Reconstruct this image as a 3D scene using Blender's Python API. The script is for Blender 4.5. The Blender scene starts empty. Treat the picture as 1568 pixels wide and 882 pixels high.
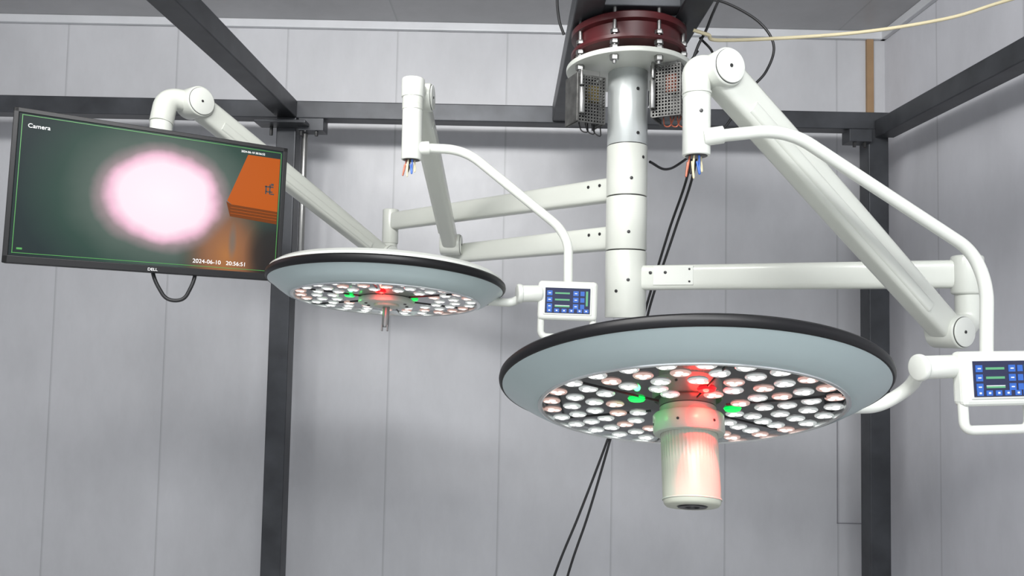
import bpy, bmesh, math, random
from mathutils import Matrix, Vector
random.seed(4)
scene=bpy.context.scene
col=scene.collection
V=Vector
# ------------------------------------------------------------------ materials
def mat(name,color,rough=.4,metal=0.,noise=0.,nscale=8.,bump=0.,emit=None,estr=0.,coat=0.,spec=.5,trans=0.):
    m=bpy.data.materials.new(name); m.use_nodes=True
    nt=m.node_tree; b=nt.nodes['Principled BSDF']
    b.inputs['Base Color'].default_value=(*color,1); b.inputs['Roughness'].default_value=rough
    b.inputs['Metallic'].default_value=metal; b.inputs['Coat Weight'].default_value=coat
    b.inputs['Specular IOR Level'].default_value=spec
    if emit: b.inputs['Emission Color'].default_value=(*emit,1); b.inputs['Emission Strength'].default_value=estr
    if trans: b.inputs['Transmission Weight'].default_value=trans
    tc=nt.nodes.new('ShaderNodeTexCoord'); n=nt.nodes.new('ShaderNodeTexNoise')
    n.inputs['Scale'].default_value=nscale; n.inputs['Detail'].default_value=5
    nt.links.new(tc.outputs['Object'],n.inputs['Vector'])
    if noise:
        r=nt.nodes.new('ShaderNodeValToRGB')
        r.color_ramp.elements[0].position=.3; r.color_ramp.elements[1].position=.7
        r.color_ramp.elements[0].color=(*[c*(1-noise) for c in color],1)
        r.color_ramp.elements[1].color=(*[min(1,c*(1+noise)) for c in color],1)
        nt.links.new(n.outputs['Fac'],r.inputs['Fac']); nt.links.new(r.outputs['Color'],b.inputs['Base Color'])
    if bump:
        bp=nt.nodes.new('ShaderNodeBump'); bp.inputs['Strength'].default_value=bump; bp.inputs['Distance'].default_value=.01
        nt.links.new(n.outputs['Fac'],bp.inputs['Height']); nt.links.new(bp.outputs['Normal'],b.inputs['Normal'])
    return m
M_white=mat('white_enamel',(.63,.65,.595),.30,noise=.02,coat=.25)
M_whitec=mat('white_enamel_light',(.70,.72,.67),.34,noise=.02,coat=.2)
M_galv=mat('satin_steel_tube',(.56,.59,.58),.25,.35,noise=.05)
M_teal=mat('lamp_underside_dim_tint',(.45,.545,.55),.32,noise=.02,coat=.25)  # white plastic; the dim teal reflection is put into its base colour
M_black=mat('black_rubber_rim',(.006,.006,.007),.42,noise=.1,spec=.3)
M_blackm=mat('black_cable',(.015,.015,.016),.45,noise=.1)
M_face=mat('dark_lens_plate',(.05,.055,.055),.06,.6,noise=.1,coat=.6)
M_ring=mat('chrome_ring',(.75,.78,.78),.2,.8,noise=.03)
M_ledw=mat('led_white',(.9,.9,.9),.2,emit=(1,.985,.94),estr=1.25)
M_ledw2=mat('led_white_lens',(.5,.5,.5),.15,emit=(.70,.76,.73),estr=.42)
M_ledp=mat('led_warm',(.9,.7,.65),.2,emit=(1,.80,.73),estr=1.0)
M_ledp2=mat('led_warm_lens',(.5,.38,.34),.15,emit=(.8,.50,.43),estr=.45)
M_ledg=mat('led_green',(.0,.5,.05),.2,emit=(.0,.9,.12),estr=1.0)
M_ledr=mat('led_red',(.6,.0,.0),.2,emit=(1,.005,.01),estr=1.6)
M_ivory=mat('ivory_plastic',(.52,.54,.45),.35,noise=.02)
M_collar=mat('translucent_collar',(.52,.57,.49),.3,noise=.02)
M_chrome=mat('steel_fastener',(.36,.36,.35),.34,.9,noise=.1)
M_dscrew=mat('dark_screw',(.05,.05,.05),.35,.6,noise=.1)
M_red=mat('dark_red_primer',(.070,.010,.012),.38,noise=.35,nscale=14)
M_steel=mat('dark_painted_steel',(.046,.049,.055),.42,.35,noise=.28,nscale=9,bump=.05)
M_tan=mat('tan_wood_strip',(.30,.19,.10),.6,noise=.2)
M_yel=mat('cream_cable',(.62,.55,.36),.5,noise=.1)
M_bezel=mat('monitor_bezel',(.010,.010,.011),.4,noise=.1,spec=.3)
M_mesh=mat('perforated_metal',(.13,.13,.125),.5,.6,noise=.4,nscale=30)
M_cop=mat('copper_coil',(.45,.13,.08),.4,.4,noise=.2)
M_brass=mat('brass_inductor',(.40,.30,.08),.4,.4,noise=.2)
M_text=mat('screen_text',(.5,.5,.5),.4,emit=(.75,.75,.75),estr=.9)
M_gline=mat('screen_green_line',(.02,.1,.02),.4,emit=(.06,.40,.05),estr=.5)
M_orange=mat('screen_orange_box',(.02,.01,.0),.4,noise=.1,emit=(.60,.105,.010),estr=.80,spec=.1)
M_orange2=mat('screen_orange_side',(.02,.01,.0),.4,emit=(.19,.035,.008),estr=.8,spec=.1)
M_orange3=mat('screen_dark_mark',(.01,.01,.01),.4)
M_ui0=mat('ui_background',(.01,.01,.03),.15,emit=(.012,.02,.06),estr=.8)
M_uib=mat('ui_blue',(.02,.08,.3),.3,emit=(.03,.12,.50),estr=.5)
M_uig=mat('ui_green',(.05,.2,.1),.3,emit=(.10,.28,.14),estr=.8)
M_uiw=mat('ui_white',(.5,.5,.5),.3,emit=(.45,.5,.55),estr=.9)
M_bulb=mat('lamp_socket_black',(.01,.01,.01),.3,noise=.1)

def wall_mat(name,color,axis,pitch,offset,w=.004,dark=.72,rough=.36):
    m=mat(name,color,rough,noise=0)
    nt=m.node_tree; b=nt.nodes['Principled BSDF']
    tc=nt.nodes.new('ShaderNodeTexCoord'); sep=nt.nodes.new('ShaderNodeSeparateXYZ')
    nt.links.new(tc.outputs['Object'],sep.inputs[0])
    def math_(op,a,bv=None):
        n=nt.nodes.new('ShaderNodeMath'); n.operation=op
        for i,v in enumerate((a,bv)):
            if v is None: continue
            if isinstance(v,(int,float)): n.inputs[i].default_value=v
            else: nt.links.new(v,n.inputs[i])
        return n.outputs[0]
    s=math_('ADD',sep.outputs[axis],-offset+40*pitch)
    s=math_('MODULO',s,pitch)
    line=math_('LESS_THAN',s,w)
    line2=math_('MULTIPLY',math_('LESS_THAN',s,w*2.2),.5)
    mp=nt.nodes.new('ShaderNodeMapping'); mp.inputs['Scale'].default_value=(2.2,2.2,1.0)
    nt.links.new(tc.outputs['Object'],mp.inputs['Vector'])
    n1=nt.nodes.new('ShaderNodeTexNoise'); n1.inputs['Scale'].default_value=1.6; n1.inputs['Detail'].default_value=8; n1.inputs['Roughness'].default_value=.65
    nt.links.new(mp.outputs[0],n1.inputs['Vector'])
    r=nt.nodes.new('ShaderNodeValToRGB')
    r.color_ramp.elements[0].position=.3; r.color_ramp.elements[1].position=.72
    r.color_ramp.elements[0].color=(*[c*.90 for c in color],1); r.color_ramp.elements[1].color=(*[c*1.07 for c in color],1)
    nt.links.new(n1.outputs['Fac'],r.inputs['Fac'])
    mx=nt.nodes.new('ShaderNodeMix'); mx.data_type='RGBA'
    fac=math_('MULTIPLY',math_('MAXIMUM',line,line2),1-dark)
    nt.links.new(fac,mx.inputs[0]); nt.links.new(r.outputs['Color'],mx.inputs[6]); mx.inputs[7].default_value=(.08,.08,.09,1)
    nt.links.new(mx.outputs[2],b.inputs['Base Color'])
    # smudgy protective film: patchy gloss
    rr=nt.nodes.new('ShaderNodeMapRange'); rr.inputs[3].default_value=rough-.10; rr.inputs[4].default_value=rough+.18
    n3=nt.nodes.new('ShaderNodeTexNoise'); n3.inputs['Scale'].default_value=5; n3.inputs['Detail'].default_value=8; n3.inputs['Roughness'].default_value=.7
    nt.links.new(tc.outputs['Object'],n3.inputs['Vector']); nt.links.new(n3.outputs['Fac'],rr.inputs[0]); nt.links.new(rr.outputs[0],b.inputs['Roughness'])
    bp=nt.nodes.new('ShaderNodeBump'); bp.inputs['Strength'].default_value=.28; bp.inputs['Distance'].default_value=.01
    n2=nt.nodes.new('ShaderNodeTexNoise'); n2.inputs['Scale'].default_value=3; n2.inputs['Detail'].default_value=6
    nt.links.new(mp.outputs[0],n2.inputs['Vector'])
    h=math_('SUBTRACT',n2.outputs['Fac'],math_('MULTIPLY',line,.6))
    nt.links.new(h,bp.inputs['Height']); nt.links.new(bp.outputs['Normal'],b.inputs['Normal'])
    return m
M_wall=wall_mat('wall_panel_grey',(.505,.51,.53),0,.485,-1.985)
M_wallr=wall_mat('wall_panel_grey_lit',(.61,.615,.65),1,.485,3.2-.40)  # lighter copy of the wall grey, stronger lighting put into its colour
M_ceil=wall_mat('ceiling_panel',(.40,.40,.41),0,.97,-.53)
M_floor=mat('floor_concrete',(.42,.42,.41),.6,noise=.15,nscale=3)
M_trim=mat('cove_trim',(.60,.61,.63),.35,noise=.05)
M_seam=mat('hatch_seam',(.25,.25,.27),.5,noise=.05)

# ------------------------------------------------------------------ helpers
def empty(name):
    e=bpy.data.objects.new(name,None); e.empty_display_size=.05; col.objects.link(e); return e
def finish(bm,name,m,parent=None,smooth=True,bevel=0,mw=None,sharp=35):
    bmesh.ops.recalc_face_normals(bm,faces=bm.faces)
    me=bpy.data.meshes.new(name); bm.to_mesh(me); bm.free()
    if smooth:
        for p in me.polygons: p.use_smooth=True
        try: me.set_sharp_from_angle(angle=math.radians(sharp))
        except Exception: pass
    o=bpy.data.objects.new(name,me); col.objects.link(o)
    me.materials.append(m)
    if parent: o.parent=parent
    if mw is not None: o.matrix_local=mw
    if bevel:
        md=o.modifiers.new('bevel','BEVEL'); md.width=bevel; md.segments=3; md.limit_method='ANGLE'; md.angle_limit=math.radians(40)
    return o
def frame(z,xhint=V((1,0,0))):
    z=z.normalized()
    if abs(z.dot(xhint))>.95: xhint=V((0,1,0))
    x=(xhint-z*xhint.dot(z)).normalized(); y=z.cross(x)
    return Matrix((x,y,z)).transposed()
def rev_bm(bm,profile,segs=64,M=Matrix()):
    rings=[]
    for r,z in profile:
        if r<1e-6: rings.append([bm.verts.new(M@V((0,0,z)))])
        else: rings.append([bm.verts.new(M@V((r*math.cos(2*math.pi*i/segs),r*math.sin(2*math.pi*i/segs),z))) for i in range(segs)])
    for a,b in zip(rings,rings[1:]):
        for i in range(segs):
            j=(i+1)%segs
            if len(a)==1 and len(b)==1: continue
            if len(a)==1: bm.faces.new((a[0],b[i],b[j]))
            elif len(b)==1: bm.faces.new((a[i],a[j],b[0]))
            else: bm.faces.new((a[i],a[j],b[j],b[i]))
def revolve(name,profile,m,parent=None,segs=64,M=Matrix(),sharp=35):
    bm=bmesh.new(); rev_bm(bm,profile,segs,M); return finish(bm,name,m,parent,sharp=sharp)
def cylprof(r,z0,z1,b=.002):
    return [(0,z0),(r-b,z0),(r-b*.3,z0+b*.3),(r,z0+b),(r,z1-b),(r-b*.3,z1-b*.3),(r-b,z1),(0,z1)]
def cyl_bm(bm,p0,p1,r,b=.002,segs=32):
    p0=V(p0);p1=V(p1); M=Matrix.Translation(p0)@frame(p1-p0).to_4x4()
    rev_bm(bm,cylprof(r,0,(p1-p0).length,min(b,r*.4)),segs,M)
def cyl(name,p0,p1,r,m,parent=None,b=.002,segs=40):
    bm=bmesh.new(); cyl_bm(bm,p0,p1,r,b,segs); return finish(bm,name,m,parent,sharp=50)
def box_bm(bm,c,s,R=Matrix.Identity(3)):
    res=bmesh.ops.create_cube(bm,size=1); M=Matrix.Translation(V(c))@R.to_4x4()@Matrix.Diagonal((*s,1))
    bmesh.ops.transform(bm,matrix=M,verts=res['verts'])
def box(name,c,s,m,parent=None,R=Matrix.Identity(3),bevel=.002,smooth=False):
    bm=bmesh.new(); box_bm(bm,c,s,R); return finish(bm,name,m,parent,smooth=smooth,bevel=bevel)
def fil(points,f):
    P=[V(p) for p in points]; out=[P[0]]
    for i in range(1,len(P)-1):
        a,b,c=P[i-1],P[i],P[i+1]; la=(a-b).length; lc=(c-b).length
        d=min(f,la*.49,lc*.49); s=b+(a-b).normalized()*d; e=b+(c-b).normalized()*d
        for k in range(13):
            t=k/12; out.append(s*(1-t)**2+b*2*t*(1-t)+e*t*t)
    out.append(P[-1]); res=[out[0]]
    for p in out[1:]:
        if (p-res[-1]).length>1e-5: res.append(p)
    return res
def sweep_bm(bm,points,r,f=.03,segs=24,r1=None):
    P=fil(points,f); n=len(P); tang=[]
    for i in range(n):
        t=(P[min(i+1,n-1)]-P[max(i-1,0)]).normalized(); tang.append(t)
    x=frame(tang[0]).col[0].copy(); rings=[]
    for i in range(n):
        x=(x-tang[i]*x.dot(tang[i])).normalized(); y=tang[i].cross(x)
        rr=r if r1 is None else r+(r1-r)*i/(n-1)
        rings.append([bm.verts.new(P[i]+(x*math.cos(2*math.pi*k/segs)+y*math.sin(2*math.pi*k/segs))*rr) for k in range(segs)])
    for a,b in zip(rings,rings[1:]):
        for k in range(segs): bm.faces.new((a[k],a[(k+1)%segs],b[(k+1)%segs],b[k]))
    bm.faces.new(rings[0]); bm.faces.new(list(reversed(rings[-1])))
def sweep(name,points,r,m,parent=None,f=.03,segs=24,r1=None):
    bm=bmesh.new(); sweep_bm(bm,points,r,f,segs,r1); return finish(bm,name,m,parent,sharp=60)
def loft(name,stations,m,parent=None,n=32,pw=5.):
    bm=bmesh.new(); rings=[]
    for c,s,u,w,h in stations:
        ring=[]
        for k in range(n):
            a=2*math.pi*(k+.5)/n; ca,sa=math.cos(a),math.sin(a)
            q=(abs(ca)**pw+abs(sa)**pw)**(-1/pw)
            ring.append(bm.verts.new(V(c)+s*(w*q*ca)+u*(h*q*sa)))
        rings.append(ring)
    for a,b in zip(rings,rings[1:]):
        for k in range(n): bm.faces.new((a[k],a[(k+1)%n],b[(k+1)%n],b[k]))
    bm.faces.new(rings[0]); bm.faces.new(list(reversed(rings[-1])))
    return finish(bm,name,m,parent,sharp=50)
def arm(name,p0,p1,w0,h0,w1,h1,m,parent,bulge=0.):
    p0=V(p0);p1=V(p1); d=(p1-p0).normalized(); s=d.cross(V((0,0,1))).normalized(); u=s.cross(d)
    st=[]
    for i in range(9):
        t=i/8; k=1+bulge*math.sin(math.pi*t)
        st.append((p0.lerp(p1,t),s,u,(w0+(w1-w0)*t)/2,(h0+(h1-h0)*t)/2*k))
    return loft(name,st,m,parent)

# ------------------------------------------------------------------ room
CZ=2.83; XL,XR=-2.75,1.625; YB=3.2; YF=-1.6
WX=(XL+XR)/2
def slab(name,c,s,m):
    return box(name,c,s,m,bevel=0)
slab('wall_back',(WX,YB+.03,CZ/2),(XR-XL+.12,.06,CZ),M_wall)
slab('wall_right',(XR+.03,(YB+YF)/2,CZ/2),(.06,YB-YF,CZ),M_wallr)
slab('wall_left',(XL-.03,(YB+YF)/2,CZ/2),(.06,YB-YF,CZ),M_wallr)
slab('floor',(WX,(YB+YF)/2,-.03),(XR-XL+.12,YB-YF+.12,.06),M_floor)
slab('ceiling',(WX,(YB+YF)/2,CZ+.03),(XR-XL+.12,YB-YF+.12,.06),M_ceil)
box('trim_1',(WX,YB-.012,CZ-.018),(XR-XL,.024,.036),M_trim,bevel=.004)
box('trim_2',(XR-.012,(YB+YF)/2,CZ-.018),(.024,YB-YF,.036),M_trim,bevel=.004)
box('trim_3',(1.555,YB-.008,1.72),(.03,.016,2.16),M_tan,bevel=.002)
bm=bmesh.new()
box_bm(bm,(1.41,YB-.001,.92),(.003,.006,.46)); box_bm(bm,(1.47,YB-.001,.69),(.124,.006,.003))
finish(bm,'trim_4',M_seam,smooth=False)

# ------------------------------------------------------------------ steel frame
fr=empty('steel_frame')
def hollow(name,c,s):
    return box(name,c,s,M_steel,fr,bevel=.004)
PY=2.95
hollow('back_beam',((XL+1.50)/2,PY,2.352),(1.50-XL,.075,.070))
hollow('post_left',(-.915,PY,1.16),(.078,.078,2.32))
hollow('post_right',(1.452,PY,1.16),(.080,.080,2.32))
hollow('side_beam_right',(1.475,.75,2.318),(.075,4.32,.070))
hollow('side_beam_left',(-.915,1.1,2.352),(.08,3.62,.070))
hollow('mount_beam_left',(.185,1.85,2.358),(.075,2.12,.070))
hollow('mount_beam_right',(.455,1.85,2.358),(.075,2.12,.070))
hollow('front_cross_beam',(.28,.75,2.352),(2.31,.08,.075))
hollow('mount_cross_beam',(.32,2.10,2.358),(.20,.06,.060))
hollow('mount_cross_beam_front',(.32,1.88,2.358),(.20,.06,.060))
box('gusset_left',(-.915,2.87,2.28),(.20,.09,.012),M_steel,fr)
box('gusset_left_plate',(-.81,2.92,2.285),(.10,.07,.05),M_steel,fr)
box('gusset_right_plate',(1.37,2.92,2.285),(.09,.07,.05),M_steel,fr)
bm=bmesh.new()
for x in (-.85,-.79,-.97,1.35,1.39): cyl_bm(bm,(x,2.90,2.30),(x,2.90,2.24),.007,segs=6)
finish(bm,'frame_bolts',M_dscrew,fr)
cyl('conduit_sleeve',(-.845,2.93,2.27),(-.845,2.93,1.75),.013,M_chrome,fr)

# ------------------------------------------------------------------ ceiling mount column
cm=empty('ceiling_mount_column'); CX,CY=.308,2.0
def colpart(name,prof,m): return revolve(name,prof,m,cm,segs=72,M=Matrix.Translation((CX,CY,0)))
colpart('tube_upper',cylprof(.0545,2.0,2.21,.001),M_galv)
colpart('tube_seg_1',cylprof(.0553,1.860,1.998,.002),M_white)
colpart('tube_seg_2',cylprof(.0553,1.713,1.857,.002),M_white)
colpart('tube_seg_3',cylprof(.0553,1.53,1.710,.002),M_white)
colpart('tube_core',cylprof(.052,1.56,2.2,.001),M_dscrew)
colpart('flange_plate',cylprof(.170,2.203,2.217,.003),M_white)
colpart('red_mount_ring',[(.0,2.243),(.152,2.243),(.157,2.247),(.157,2.255),(.143,2.259),(.143,2.292),(.157,2.296),(.157,2.312),(.152,2.316),(0,2.316)],M_red)
bm=bmesh.new()
for k in range(8):
    a=math.radians(22.5+45*k); x,y=CX+.149*math.cos(a),CY+.149*math.sin(a)
    cyl_bm(bm,(x,y,2.180),(x,y,2.34),.0050,segs=14)
    cyl_bm(bm,(x,y,2.189),(x,y,2.203),.012,.001,6); cyl_bm(bm,(x,y,2.217),(x,y,2.228),.012,.001,6)
    cyl_bm(bm,(x,y,2.232),(x,y,2.243),.012,.001,6); cyl_bm(bm,(x,y,2.259),(x,y,2.270),.011,.001,6)
finish(bm,'mount_studs',M_chrome,cm)
bm=bmesh.new()
for z,deg in ((2.145,-70),(2.025,-68),(1.962,-48),(1.902,-86),(1.758,-92),(1.63,-92),(1.60,-125)):
    a=math.radians(deg); d=V((math.cos(a),math.sin(a),0)); p=V((CX,CY,z))+d*.0545
    cyl_bm(bm,p,p+d*.002,.0045,.0005,16)
finish(bm,'column_screws',M_dscrew,cm)
def harm(name,p1,z,parent):
    p1=V(p1); c=V((CX,CY,z)); d=(p1-c); d.z=0; d.normalize()
    p0=c+d*.045; s=d.cross(V((0,0,1)))
    arm(name,p0,V((p1.x,p1.y,z)),.046,.066,.044,.064,M_white,parent)
    bm=bmesh.new()
    if s.y>0: s=-s
    for q in ((.075,.012),(.115,.012)):
        p=c+d*q[0]+V((0,0,q[1]))+s*.0225
        cyl_bm(bm,p,p+s*.0022,.0045,.0005,14)
    finish(bm,name+'_bolts',M_dscrew,parent)
    return c,d,s

# ------------------------------------------------------------------ generic spring arm
def springarm(parent,top,elbow_pts,low,kn_top,kn_bot,er=.026,jr=.036,w=.05,h=.07):
    top=V(top);low=V(low); d=(top-low).normalized(); s=d.cross(V((0,0,1))).normalized()
    if s.y>0: s=-s
    arm('spring_arm',low+d*.01,top-d*.01,w,h*.86,w,h,M_white,parent,.06)
    u=s.cross(d); u=u if u.z>0 else -u
    arm('spring_arm_cover',low+d*.10-u*h*.18,top-d*.09-u*h*.18,w+.006,h*.40,w+.006,h*.45,M_white,parent)
    for nm,p in (('elbow_joint',top),('lower_joint',low)):
        cyl(nm,p-s*.034,p+s*.034,jr,M_white,parent,.004)
        cyl(nm+'_gap',p+s*.0335,p+s*.0350,jr*.90,M_dscrew,parent,.0003)
        cyl(nm+'_cap',p+s*.0345,p+s*.038,jr*.88,M_whitec,parent,.001)
        cyl(nm+'_screw',p+s*.038,p+s*.0395,.0035,M_dscrew,parent,.0005,14)
    sweep('elbow_pipe',[top]+elbow_pts,er,M_white,parent,.045,36)
    sweep('knuckle_pipe',[kn_top,kn_bot,low+V((0,0,.0))],.027,M_white,parent,.03,32)
    return d,s,u

# ------------------------------------------------------------------ surgical light head
def lamp_head(parent,R,loc,rx,ry,rings,rled,big):
    T=Matrix.Translation(V(loc))@Matrix.Rotation(math.radians(ry),4,'Y')@Matrix.Rotation(math.radians(rx),4,'X')
    def rv(nm,prof,m,segs=128,sharp=35): 
        return revolve(nm,prof,m,parent,segs,T,sharp)
    zf=-.036
    top=[(R-.008,.006),(R*.96,.011),(R*.86,.018),(R*.6,.032),(R*.25,.048),(0,.05)] if big else \
        [(R-.006,.006),(R*.975,.016),(R*.93,.025),(R*.8,.033),(R*.4,.048),(0,.05)]
    rv('housing_top',top,M_whitec)
    rv('rim_band',[(R-.012,.011),(R-.004,.010),(R,.006),(R+.001,0),(R,-.005),(R-.003,-.009),(R-.012,-.011)],M_black)
    ro=R*.775
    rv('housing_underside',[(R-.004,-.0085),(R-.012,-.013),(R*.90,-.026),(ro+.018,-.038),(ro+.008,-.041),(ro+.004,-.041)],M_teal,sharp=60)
    rv('lens_ring',[(ro+.006,-.038),(ro+.005,-.043),(ro+.001,-.044),(ro-.003,-.042),(ro-.003,-.036)],M_ring)
    rv('lens_plate',[(0,zf),(ro,zf)],M_face)
    bm=bmesh.new()
    for k in range(6):
        a=math.radians(30+60*k); c=V((math.cos(a),math.sin(a),0))*(ro*.62); c.z=zf-.001
        box_bm(bm,T@c,(ro*.72,.002,.002),(T.to_3x3()@Matrix.Rotation(a,3,'Z')))
    finish(bm,'sector_dividers',M_dscrew,parent,smooth=False)
    bw,bw2,bp,bp2=[bmesh.new() for _ in range(4)]
    gr=R*.29
    coloured=[(-gr,-.045*R/.36),(gr*.78,-.012),(.002,-R*.36)]
    for ri,(r,n,ph) in enumerate(rings):
        for k in range(n):
            a=2*math.pi*(k+ph)/n; x,y=r*math.cos(a),r*math.sin(a)
            if any((x-cx)**2+(y-cy)**2<(rled*1.7)**2 for cx,cy in coloured): continue
            pink=((k*7+ri*3)%10) in (1,4,8)
            L=T@Matrix.Translation((x,y,zf))
            A,B=(bp,bp2) if pink else (bw,bw2)
            rev_bm(B,[(0,-.002),(rled*.92,-.0025),(rled,-.001),(rled,.001)],24,L)
            for q in range(3):
                b_=math.radians(120*q+40*k); Lq=L@Matrix.Translation((rled*.45*math.cos(b_),rled*.45*math.sin(b_),-.0030))@Matrix.Rotation(b_,4,'Z')@Matrix.Diagonal((1,1.05,1,1))
                rev_bm(A,[(0,-.0008),(rled*.30,-.0005),(rled*.38,.0006)],12,Lq)
    finish(bw,'led_lenses_white_core',M_ledw,parent); finish(bw2,'led_lenses_white',M_ledw2,parent)
    finish(bp,'led_lenses_warm_core',M_ledp,parent); finish(bp2,'led_lenses_warm',M_ledp2,parent)
    bm=bmesh.new()
    for x,y in coloured[:2]:
        rev_bm(bm,[(0,-.005),(rled*.8,-.004),(rled,.001)],20,T@Matrix.Translation((x,y,zf)))
    finish(bm,'led_green',M_ledg,parent)
    bm=bmesh.new(); rev_bm(bm,[(0,-.006),(rled*.8,-.004),(rled,.001)],20,T@Matrix.Translation((*coloured[2],zf)))
    finish(bm,'led_red',M_ledr,parent)
    return T,zf

def led_light(parent,T,p,color,power,name,target=None,angle=40):
    l=bpy.data.lights.new(name,'SPOT' if target else 'POINT'); l.color=color; l.energy=power; l.shadow_soft_size=.006
    o=bpy.data.objects.new(name,l); col.objects.link(o); o.parent=parent; o.location=T@V(p)
    if target:
        l.spot_size=math.radians(angle); l.spot_blend=1.0
        o.rotation_euler=(T@V(target)-T@V(p)).to_track_quat('-Z','Y').to_euler()

def control_panel(parent,c,R,sc=1.):
    c=V(c)
    def at(x,y,z): return c+R@V((x,y,z))*sc
    bm=bmesh.new(); box_bm(bm,at(0,0,.022),(.146*sc,.030*sc,.096*sc),R)
    finish(bm,'panel_body',M_whitec,parent,smooth=False,bevel=.009*sc)
    sweep('panel_grip',[at(-.064,0,.0),at(-.064,0,-.068),at(.064,0,-.068),at(.064,0,.0)],.0085*sc,M_whitec,parent,.018,18)
    bm=bmesh.new(); box_bm(bm,at(0,-.0155,.022),(.118*sc,.003*sc,.070*sc),R); finish(bm,'panel_screen_frame',M_whitec,parent,smooth=False,bevel=.002)
    bm=bmesh.new(); box_bm(bm,at(0,-.0165,.022),(.110*sc,.003*sc,.062*sc),R); finish(bm,'panel_screen',M_ui0,parent,smooth=False)
    bb,bg,bw=bmesh.new(),bmesh.new(),bmesh.new()
    y=-.0185
    for r_ in range(3):
        z=.022+.018-.016*r_
        for x in (-.044,.020): box_bm(bb,at(x,y,z),(.013*sc,.001,.012*sc),R); box_bm(bw,at(x,y-.0006,z),(.006*sc,.001,.002*sc),R)
        box_bm(bg,at(-.013,y,z),(.036*sc,.001,.004*sc),R)
        box_bm(bb,at(.036,y,z),(.010*sc,.001,.011*sc),R)
    box_bm(bw,at(-.013,y,.022-.012),(.036*sc,.001,.0015),R)
    box_bm(bg,at(.047,y,.022+.006),(.005*sc,.001,.036*sc),R)
    for x in (-.044,-.026,-.008,.010,.030,.046): box_bm(bb,at(x,y,.022-.0245),(.012*sc,.001,.009*sc),R); box_bm(bw,at(x,y-.0006,.022-.0245),(.004*sc,.001,.003*sc),R)
    finish(bb,'panel_icons',M_uib,parent,smooth=False); finish(bg,'panel_bars',M_uig,parent,smooth=False); finish(bw,'panel_glyphs',M_uiw,parent,smooth=False)

def tube_wires(parent,p):
    p=V(p)
    cyl('tube_socket',p+V((0,0,.004)),p+V((0,0,-.001)),.021,M_dscrew,parent)
    for i,(cc,dx,dy) in enumerate(((M_yel,.008,0),(M_blackm,-.004,.004),(M_uib,.003,-.008),(M_cop,-.012,0),(M_yel,-.006,-.008))):
        sweep('loose_wire_%d'%(i+1),[p+V((dx,dy,0)),p+V((dx*1.3,dy,-.022)),p+V((dx*1.2-.006*(i%2),dy-.004,-.032-.004*i)),p+V((dx-.004,dy,-.012))],.0019,cc,parent,.01,8)

# ======================= large surgical light
SL=empty('surgical_light')
c,d,s=harm('extension_arm',(1.005,1.66,0),1.638,SL)
Ra=Matrix.Rotation(math.atan2(d.y,d.x),3,'Z')
box('extension_arm_plate',c+d*.135+s*.0225+V((0,0,.004)),(.105,.004,.050),M_whitec,SL,R=Ra,bevel=.001)
bm=bmesh.new()
for q,z in ((.178,.020),(.178,-.012)):
    p=c+d*q+s*.0245+V((0,0,z)); cyl_bm(bm,p,p+s*.001,.003,.0003,10)
finish(bm,'extension_arm_plate_screws',M_dscrew,SL)
cyl('extension_arm_end',(1.02,1.65,1.592),(1.02,1.65,1.68),.033,M_white,SL,.006)
springarm(SL,(.378,1.36,1.985),[(.336,1.36,1.992),(.336,1.35,1.93)],(.948,1.60,1.508),(1.022,1.65,1.62),(1.022,1.65,1.525))
cyl('drop_tube',(.336,1.35,1.935),(.336,1.35,1.822),.0255,M_whitec,SL,.002)
cyl('drop_tube_gap',(.336,1.35,1.9345),(.336,1.35,1.938),.0250,M_dscrew,SL,.0003)
cyl('drop_tube_ring',(.336,1.35,1.937),(.336,1.35,1.942),.0272,M_white,SL,.001)
cyl('drop_tube_screw',(.338,1.3255,1.90),(.338,1.323,1.90),.0035,M_dscrew,SL,.0005,14)
tube_wires(SL,(.336,1.35,1.822))
sweep('yoke_tube',[(.345,1.335,1.853),(.490,1.315,1.866),(.863,1.38,1.660),(.890,1.38,1.595),(.887,1.38,1.460)],.0115,M_whitec,SL,.055,28)
sweep('yoke_tube_root',[(.345,1.335,1.853),(.380,1.331,1.858)],.0160,M_whitec,SL,.01,28)
Rp=Matrix.Rotation(math.radians(8),3,'Z')@Matrix.Rotation(math.radians(-2),3,'X')@Matrix.Rotation(math.radians(-1.5),3,'Y')
control_panel(SL,(.892,1.365,1.400),Rp,1.04)
cyl('yoke_pivot',(.755,1.36,1.440),(.822,1.37,1.443),.0215,M_whitec,SL,.004)
cyl('yoke_pivot_cap',(.745,1.358,1.4397),(.757,1.3605,1.440),.025,M_whitec,SL,.004)
sweep('yoke_link',[(.765,1.375,1.438),(.775,1.44,1.395),(.72,1.45,1.358),(.62,1.42,1.358)],.0125,M_whitec,SL,.03,24)
RB=.342
T,zf=lamp_head(SL,RB,(.322,1.352,1.394),-21.0,2.0,[(.246,26,0),(.208,22,.5),(.169,18,.1),(.131,13,.5),(.094,8,.3)],.0165,True)
hp=lambda nm,prof,m,s=64: revolve(nm,prof,m,SL,s,T,40)
hp('handle_base',cylprof(.050,-.075,zf,.002),M_collar)
hp('handle_collar',[(.05,-.050),(.060,-.050),(.0625,-.053),(.0625,-.082),(.0605,-.085),(.05,-.086)],M_collar)
bm=bmesh.new(); n=144; rings=[]
def hr(z,r,rib): return [bm.verts.new(T@V((math.cos(2*math.pi*k/n)*(r+(rib if k%3==0 else 0)),math.sin(2*math.pi*k/n)*(r+(rib if k%3==0 else 0)),z))) for k in range(n)]
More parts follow.
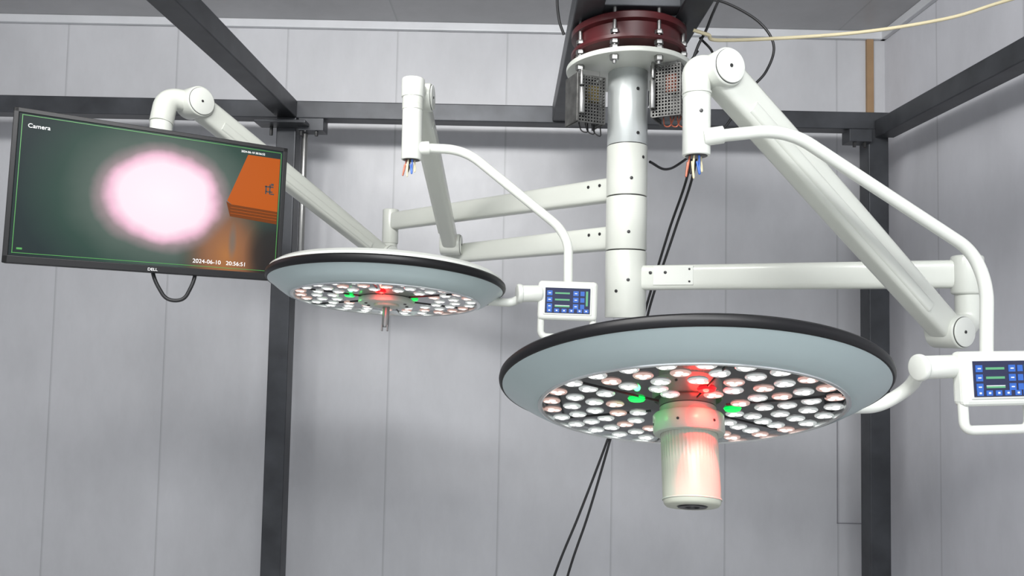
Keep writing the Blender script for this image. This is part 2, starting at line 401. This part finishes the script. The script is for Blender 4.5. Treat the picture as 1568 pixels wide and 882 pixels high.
for z,r,rib in ((-.082,.049,0),(-.084,.0495,-.0016),(-.128,.0495,-.0016),(-.133,.0495,0),(-.18,.0495,0),(-.198,.0492,0),(-.205,.0475,0),(-.2085,.044,0),(-.2085,.026,0),(-.204,.025,0)):
    rings.append(hr(z,r,rib))
for a,b in zip(rings,rings[1:]):
    for k in range(n): bm.faces.new((a[k],a[(k+1)%n],b[(k+1)%n],b[k]))
finish(bm,'camera_handle_grip',M_ivory,SL,sharp=50)
hp('camera_handle_ring',[(.0497,-.196),(.0505,-.1965),(.0505,-.1985),(.0495,-.199)],M_collar)
hp('camera_lens_housing',[(.026,-.205),(.024,-.2105),(.013,-.2105),(.011,-.204),(0,-.204)],M_bulb)
hp('camera_lens',[(.012,-.2065),(.006,-.2085),(0,-.209)],M_face)
bm=bmesh.new()
for a in (-60,-120,0,180):
    a=math.radians(a); dd=V((math.cos(a),math.sin(a),0)); p=dd*.0625; p.z=-.070
    cyl_bm(bm,T@p,T@(p+dd*.001),.0025,.0002,10)
finish(bm,'collar_screws',M_dscrew,SL)
led_light(SL,T,(.002,-.118,zf-.010),(1,.02,.015),.20,'red_led_glow')
led_light(SL,T,(.010,-.118,zf-.010),(1,.015,.01),4.5,'red_collar_spot',(.010,-.060,-.068),48)  # added spot, stands in for red light glowing inside the collar
led_light(SL,T,(.012,-.120,zf-.010),(1,.015,.01),18.0,'red_grip_spot',(.010,-.050,-.145),36)  # added stronger spot imitating the red glow within the grip
led_light(SL,T,(-.098,-.04,zf-.02),(.05,1,.15),.035,'green_led_glow')

# ======================= small surgical light
SS=empty('surgical_light.001')
harm('extension_arm',(-.212,2.58,0),1.75,SS)
cyl('extension_arm_end',(-.212,2.58,1.712),(-.212,2.58,1.79),.034,M_white,SS,.006)
springarm(SS,(-.250,1.875,2.085),[(-.254,1.80,2.094),(-.2545,1.80,2.03)],(-.212,2.50,1.775),(-.212,2.58,1.78),(-.212,2.58,1.765),h=.064)
cyl('drop_tube_cap',(-.2545,1.80,2.06),(-.2545,1.80,2.108),.0285,M_whitec,SS,.003)
cyl('drop_tube',(-.2545,1.80,2.04),(-.2545,1.80,1.905),.0248,M_whitec,SS,.002)
cyl('drop_tube_ring',(-.2545,1.80,2.042),(-.2545,1.80,2.046),.0262,M_white,SS,.001)
tube_wires(SS,(-.2545,1.80,1.905))
sweep('yoke_tube',[(-.24,1.80,1.936),(-.125,1.82,1.938),(.118,1.88,1.757),(.142,1.88,1.715),(.143,1.88,1.60)],.0118,M_whitec,SS,.05,28)
sweep('yoke_tube_root',[(-.245,1.80,1.934),(-.212,1.805,1.937)],.0165,M_whitec,SS,.01,28)
control_panel(SS,(.140,1.86,1.545),Matrix.Rotation(math.radians(-3),3,'Z')@Matrix.Rotation(math.radians(1),3,'Y'),1.02)
cyl('yoke_pivot',(.02,1.85,1.583),(.075,1.86,1.585),.021,M_whitec,SS,.004)
cyl('yoke_pivot_cap',(.012,1.849,1.583),(.026,1.852,1.583),.0245,M_whitec,SS,.004)
sweep('yoke_link',[(.025,1.86,1.575),(.0,1.87,1.560),(-.06,1.85,1.562)],.0105,M_whitec,SS,.02,24)
RS=.287
T2,zf=lamp_head(SS,RS,(-.303,1.80,1.597),-8.0,1.0,[(.204,25,0),(.166,20,.5),(.128,15,.1)],.0135,False)
hp2=lambda nm,prof,m,s=64: revolve(nm,prof,m,SS,s,T2,40)
hp2('handle_base',cylprof(.068,-.050,zf,.003),M_collar)
hp2('handle_boss',cylprof(.030,-.056,-.048,.002),M_ivory)
hp2('handle_spigot',cylprof(.0085,-.105,-.05,.001),M_chrome,24)
bm=bmesh.new()
for sx in (-1,1): box_bm(bm,T2@V((sx*.0065,-.004,-.108)),(.003,.012,.014),T2.to_3x3())
finish(bm,'spigot_fork',M_chrome,SS,smooth=False)
bm=bmesh.new()
for a in (20,160,200,340): cyl_bm(bm,T2@V((.05*math.cos(math.radians(a)),.05*math.sin(math.radians(a)),-.049)),T2@V((.05*math.cos(math.radians(a)),.05*math.sin(math.radians(a)),-.052)),.004,segs=12)
finish(bm,'base_screws',M_dscrew,SS)
led_light(SS,T2,(.002,-.085,zf-.016),(1,.03,.02),.08,'red_led_glow')
led_light(SS,T2,(-.085,-.02,zf-.016),(.05,1,.15),.02,'green_led_glow')

# ======================= monitor support arm
MA=empty('monitor_support_arm')
harm('extension_arm',(-.455,2.75,0),1.885,MA)
cyl('extension_arm_end',(-.46,2.75,1.80),(-.46,2.75,1.93),.03,M_white,MA,.004)
springarm(MA,(-.896,2.03,2.105),[(-.955,1.99,2.107),(-.957,1.97,2.03)],(-.462,2.67,1.745),(-.46,2.75,1.82),(-.46,2.75,1.76),er=.03,jr=.042,h=.068)
cyl('drop_tube',(-.957,1.97,2.035),(-.957,1.97,1.74),.028,M_whitec,MA,.002)
sweep('monitor_bracket',[(-.957,1.97,1.78),(-.92,1.89,1.78),(-.872,1.79,1.78)],.02,M_whitec,MA,.03)
# ======================= monitor
MO=empty('monitor')
RM=Matrix.Rotation(math.radians(29.6),4,'Z')@Matrix.Rotation(math.radians(1.2),4,'Y')
TM=Matrix.Translation((-.838,1.722,1.779))@RM@Matrix.Scale(1.055,4)
MO.matrix_world=TM
W,H=.552,.322
def lb(name,c,s,m,bevel=0): return box(name,c,s,m,MO,bevel=bevel)
lb('chassis',(0,.014,0),(W,.024,H),M_bezel,.004)
lb('rear_cover',(0,.04,0),(W*.72,.034,H*.7),M_bezel,.012)
lb('vesa_plate',(0,.062,0),(.11,.012,.11),M_dscrew,.002)
bt=.010
lb('bezel_top',(0,-.001,H/2-bt/2),(W,.008,bt),M_bezel,.0015)
lb('bezel_bottom',(0,-.001,-H/2+.008),(W,.008,.016),M_bezel,.0015)
lb('bezel_left',(-W/2+bt/2,-.001,0),(bt,.008,H),M_bezel,.0015)
lb('bezel_right',(W/2-bt/2,-.001,0),(bt,.008,H),M_bezel,.0015)
m=bpy.data.materials.new('display_picture'); m.use_nodes=True; nt=m.node_tree; b=nt.nodes['Principled BSDF']
b.inputs['Base Color'].default_value=(.004,.004,.004,1); b.inputs['Roughness'].default_value=.5; b.inputs['Specular IOR Level'].default_value=.12
tc=nt.nodes.new('ShaderNodeTexCoord')
def N(t,**k):
    n=nt.nodes.new(t)
    for a,v in k.items(): setattr(n,a,v)
    return n
def mapn(loc,scale,nz_=.06):
    mp=N('ShaderNodeMapping'); mp.inputs['Scale'].default_value=scale; mp.inputs['Location'].default_value=[-l*s for l,s in zip(loc,scale)]
    nt.links.new(tc.outputs['Object'],mp.inputs['Vector'])
    nz=N('ShaderNodeTexNoise'); nz.inputs['Scale'].default_value=14; nz.inputs['Detail'].default_value=3; nt.links.new(tc.outputs['Object'],nz.inputs['Vector'])
    ln=N('ShaderNodeVectorMath',operation='LENGTH'); nt.links.new(mp.outputs[0],ln.inputs[0])
    ma=N('ShaderNodeMath',operation='MULTIPLY_ADD'); nt.links.new(nz.outputs['Fac'],ma.inputs[0]); ma.inputs[1].default_value=nz_; nt.links.new(ln.outputs['Value'],ma.inputs[2])
    return ma.outputs[0]
def ramp(src,els):
    r=N('ShaderNodeValToRGB'); cr=r.color_ramp
    while len(cr.elements)<len(els): cr.elements.new(.5)
    for e,(p,c) in zip(cr.elements,els): e.position=p; e.color=(*c,1)
    nt.links.new(src,r.inputs['Fac']); return r.outputs['Color']
def mixc(f,a,b_):
    mx=N('ShaderNodeMix',data_type='RGBA'); nt.links.new(f,mx.inputs[0]); nt.links.new(a,mx.inputs[6]); nt.links.new(b_,mx.inputs[7]); return mx.outputs[2]
d1=mapn((.015,0,.008),(1/.44,0,1/.375))
base=ramp(d1,[(0,(1,.92,.98)),(.23,(1,.85,.94)),(.275,(.92,.55,.70)),(.315,(.30,.24,.25)),(.37,(.085,.125,.105)),(.50,(.026,.065,.050)),(.66,(.013,.028,.030)),(1,(.010,.012,.016))])
d2=mapn((.150,0,-.11),(1/.11,0,1/.17))
brown=ramp(d2,[(0,(.46,.18,.05)),(.4,(.34,.13,.05)),(.9,(.05,.025,.015))])
fac=ramp(d2,[(0,(.95,.95,.95)),(.5,(.75,.75,.75)),(1,(0,0,0))])
inv=ramp(d1,[(0,(0,0,0)),(.26,(0,0,0)),(.36,(1,1,1))])
mul=N('ShaderNodeMath',operation='MULTIPLY'); nt.links.new(fac,mul.inputs[0]); nt.links.new(inv,mul.inputs[1])
pic=mixc(mul.outputs[0],base,brown)
d3=mapn((.163,0,-.075),(1/.012,0,1/.055),.3)
gap=ramp(d3,[(0,(.85,.85,.85)),(.5,(.6,.6,.6)),(1,(0,0,0))])
dk=N('ShaderNodeRGB'); dk.outputs[0].default_value=(.16,.15,.13,1)
pic=mixc(gap,pic,dk.outputs[0])
d4=mapn((.255,0,-.10),(1/.07,0,1/.09),.1)
cor=ramp(d4,[(0,(.95,.95,.95)),(.6,(.8,.8,.8)),(1,(0,0,0))])
dk2=N('ShaderNodeRGB'); dk2.outputs[0].default_value=(.018,.013,.012,1)
pic=mixc(cor,pic,dk2.outputs[0])
nt.links.new(pic,b.inputs['Emission Color']); b.inputs['Emission Strength'].default_value=1.0
lb('display',(0,-.001,.003),(W-.02,.004,H-.026),m)
def poly(name,pts,y,mt):
    bm=bmesh.new(); bm.faces.new([bm.verts.new((x,y,z)) for x,z in pts]); return finish(bm,name,mt,MO,smooth=False)
sx0,sx1,sz0,sz1=-W/2+.016,W/2-.014,-H/2+.022,H/2-.014
bm=bmesh.new(); g=.0012
for c,s in (((0,-.0036,sz1),(sx1-sx0,.0006,g)),((0,-.0036,sz0),(sx1-sx0,.0006,g)),((sx0,-.0036,.003),(g,.0006,sz1-sz0)),((sx1,-.0036,.003),(g,.0006,sz1-sz0))): box_bm(bm,c,s)
finish(bm,'display_border',M_gline,MO,smooth=False)
poly('display_box_top',[(.146,.018),(.186,.132),(sx1-.002,.132),(sx1-.002,.004),(.156,.010)],-.0036,M_orange)
poly('display_box_side',[(.144,.016),(.156,.010),(sx1-.002,.004),(sx1-.002,-.026),(.154,-.018)],-.0036,M_orange2)
bm=bmesh.new()
for i in range(3): 
    vs=[bm.verts.new(p) for p in ((.154,-.0039,.004-.007*i),(sx1-.003,-.0039,-.002-.007*i),(sx1-.003,-.0039,-.0030-.007*i),(.154,-.0039,.003-.007*i))]; bm.faces.new(vs)
finish(bm,'display_box_stripes',M_orange,MO,smooth=False)
bm=bmesh.new()
for x,z,w_,h_ in ((.238,.062,.020,.003),(.238,.050,.016,.003),(.231,.054,.003,.020),(.240,.056,.003,.024),(.246,.045,.008,.003),(.245,.068,.006,.005)): box_bm(bm,(x,-.004,z),(w_,.0006,h_))
finish(bm,'display_box_glyph',M_orange3,MO,smooth=False)
def text(name,s,x,z,size,mt,y=-.0042,align='LEFT'):
    c=bpy.data.curves.new(name,'FONT'); c.body=s; c.size=size; c.extrude=.0002; c.align_x=align
    o=bpy.data.objects.new(name,c); col.objects.link(o)
    bpy.context.view_layer.update(); dg=bpy.context.evaluated_depsgraph_get()
    me=bpy.data.meshes.new_from_object(o.evaluated_get(dg)); bpy.data.objects.remove(o)
    me.materials.clear(); me.materials.append(mt)
    q=bpy.data.objects.new(name,me); col.objects.link(q); q.parent=MO
    q.matrix_local=Matrix.Translation((x,y,z))@Matrix.Rotation(math.radians(90),4,'X')
text('display_label','Camera',-.250,.122,.0125,M_text)
text('display_timestamp','2024-06-10   20:56:51',.080,-.132,.0130,M_text)
text('display_status','2024-06-10 20:56:52',.170,.136,.0065,M_text)
text('bezel_badge','DELL',0,-H/2+.004,.009,M_text,y=-.0054,align='CENTER')
box('display_battery',(-.248,-.0038,-.130),(.010,.0006,.004),M_gline,MO)
Mi=TM.inverted()
sweep('monitor_cable',[Mi@V(p) for p in ((-.859,1.749,1.638),(-.848,1.744,1.595),(-.8215,1.754,1.546),(-.784,1.765,1.546),(-.761,1.776,1.606),(-.774,1.791,1.67))],.0042,M_blackm,MO,.03,16)

# ======================= power supplies hung under the flange
def psu(name,c,rz,s,core):
    e=empty(name); e.location=c; e.rotation_euler=(0,0,math.radians(rz))
    w,d,h=s
    bm=bmesh.new()
    nx,nz=int(w/.008),int(h/.008)
    for i in range(nx+1): box_bm(bm,(-w/2+w*i/nx,-d/2,0),(.0028,.002,h))
    for i in range(nz+1): box_bm(bm,(0,-d/2,-h/2+h*i/nz),(w,.002,.0028))
    ny=int(d/.008)
    for sx in (-1,1):
        for i in range(ny+1): box_bm(bm,(sx*w/2,-d/2+d*i/ny,0),(.002,.0028,h))
        for i in range(nz+1): box_bm(bm,(sx*w/2,0,-h/2+h*i/nz),(.002,d,.0028))
    finish(bm,'perforated_cover',M_mesh,e,smooth=False)
    box('inner_board',(0,.008,0),(w*.86,d*.7,h*.9),M_dscrew,e)
    box('coil_block',(w*.15,-d*.22,h*.15),(w*.40,d*.4,h*.35),core,e)
    box('capacitor_block',(-w*.15,-d*.22,-h*.22),(w*.40,d*.4,h*.22),M_blackm,e)
    box('side_plate',(-w/2-.003,0,h*.02),(.004,d*1.02,h*1.04),M_mesh,e)
    bm=bmesh.new(); cyl_bm(bm,(-w/2+.004,-d/2-.008,h*.25),(-w/2+.004,-d/2-.008,h*.56),.0045); cyl_bm(bm,(-w/2+.004,-d/2-.010,-h*.35),(-w/2+.004,-d/2-.010,h*.2),.008); finish(bm,'hanger_bolt',M_chrome,e)
    box('hanger_tab',(0,0,h/2+.008),(w*.7,d*.8,.020),M_chrome,e)
    # low-voltage leads leaving the underside
    bm=bmesh.new()
    for i in range(3):
        x=-w*.25+w*.25*i
        sweep_bm(bm,[(x,0,-h*.45),(x+.004,-.005,-h*.5-.018),(x+.022,-.012,-h*.5-.022-.004*i),(x+.028,.004,-h*.44)],.0018,.012,8)
    finish(bm,'leads',M_cop if core is M_cop else M_blackm,e)
psu('power_supply',(.188,1.955,2.105),22,(.078,.07,.125),M_brass)
psu('power_supply.001',(.412,1.935,2.125),-28,(.075,.085,.135),M_cop)

# ======================= cables
def smooth(pts,n=10):
    P=[V(p) for p in pts]; P=[P[0]*2-P[1]]+P+[P[-1]*2-P[-2]]; out=[]
    for i in range(1,len(P)-2):
        for k in range(n):
            t=k/n; a,b,c,d=P[i-1:i+3]
            out.append(.5*((2*b)+(c-a)*t+(2*a-5*b+4*c-d)*t*t+(3*b-a-3*c+d)*t**3))
    out.append(P[-2]); return out
def scable(name,pts,r,m):
    bm=bmesh.new(); sweep_bm(bm,smooth(pts),r,.001,10); return finish(bm,name,m,None,sharp=80)
scable('mains_cable',[(.47,1.93,2.30),(.51,1.93,2.288),(.56,1.95,2.282),(.89,1.95,2.307),(1.15,1.95,2.352),(1.30,1.95,2.40),(1.43,1.95,2.44)],.0048,M_yel)
scable('coiled_cable',[(.53,2.1,2.46),(.60,2.1,2.455),(.70,2.1,2.40),(.745,2.1,2.33),(.73,2.12,2.26),(.68,2.14,2.20),(.62,2.18,2.10),(.51,2.2,2.01),(.44,2.12,1.965),(.38,2.05,1.97)],.0038,M_blackm)
scable('signal_cable',[(.53,2.16,2.30),(.565,2.17,2.2),(.565,2.3,2.0),(.52,2.36,1.82),(.455,2.4,1.594),(.42,2.44,1.42),(.325,2.5,1.11),(.24,2.5,.88),(.155,2.5,.66),(.05,2.5,.30),(-.02,2.5,.01)],.0042,M_blackm)
scable('signal_cable.001',[(.515,2.18,2.30),(.555,2.19,2.2),(.552,2.32,2.0),(.505,2.38,1.82),(.447,2.42,1.594),(.41,2.46,1.42),(.335,2.5,1.11),(.27,2.5,.88),(.20,2.5,.66),(.12,2.5,.30),(.06,2.5,.01)],.0042,M_blackm)
scable('signal_cable.002',[(.62,2.0,2.5),(.56,1.98,2.42),(.53,1.96,2.36),(.51,1.95,2.31),(.49,1.95,2.27),(.475,1.95,2.23)],.0038,M_blackm)
scable('signal_cable.003',[(.125,1.93,2.28),(.11,1.92,2.32),(.105,1.9,2.38),(.13,1.9,2.43)],.0038,M_blackm)
scable('signal_cable.004',[(.50,1.98,2.30),(.53,1.96,2.25),(.515,1.95,2.20),(.485,1.96,2.17),(.47,1.98,2.22),(.50,2.0,2.27)],.0032,M_blackm)

# ------------------------------------------------------------------ lights & world
def area(name,loc,target,size,sy,power,color=(1,1,1)):
    l=bpy.data.lights.new(name,'AREA'); l.shape='RECTANGLE'; l.size=size; l.size_y=sy; l.energy=power; l.color=color
    o=bpy.data.objects.new(name,l); col.objects.link(o); o.location=loc
    o.rotation_euler=(V(target)-V(loc)).to_track_quat('-Z','Y').to_euler()
area('workshop_tube_light',(-.7,.35,2.74),(-.4,2.4,1.4),1.3,.25,54,(1,.99,.97))
area('right_wall_fill',(.3,-.5,2.74),(.9,2.2,1.4),1.3,.25,50,(.98,.99,1))  # unseen fill light, added overhead to brighten the right wall
w=bpy.data.worlds.new('world'); scene.world=w; w.use_nodes=True
w.node_tree.nodes['Background'].inputs[0].default_value=(.87,.90,.94,1); w.node_tree.nodes['Background'].inputs[1].default_value=1.35
scene.view_settings.view_transform='Standard'; scene.view_settings.look='None'; scene.view_settings.exposure=0

# ------------------------------------------------------------------ camera
cd=bpy.data.cameras.new('camera'); cd.sensor_width=36; cd.lens=25.94; cd.clip_start=.05
co=bpy.data.objects.new('camera',cd); col.objects.link(co)
co.matrix_world=Matrix.Translation((0,0,1.5))@(Matrix.Rotation(math.radians(93),4,'X')@Matrix.Rotation(math.radians(1.15),4,'Z'))
scene.camera=co
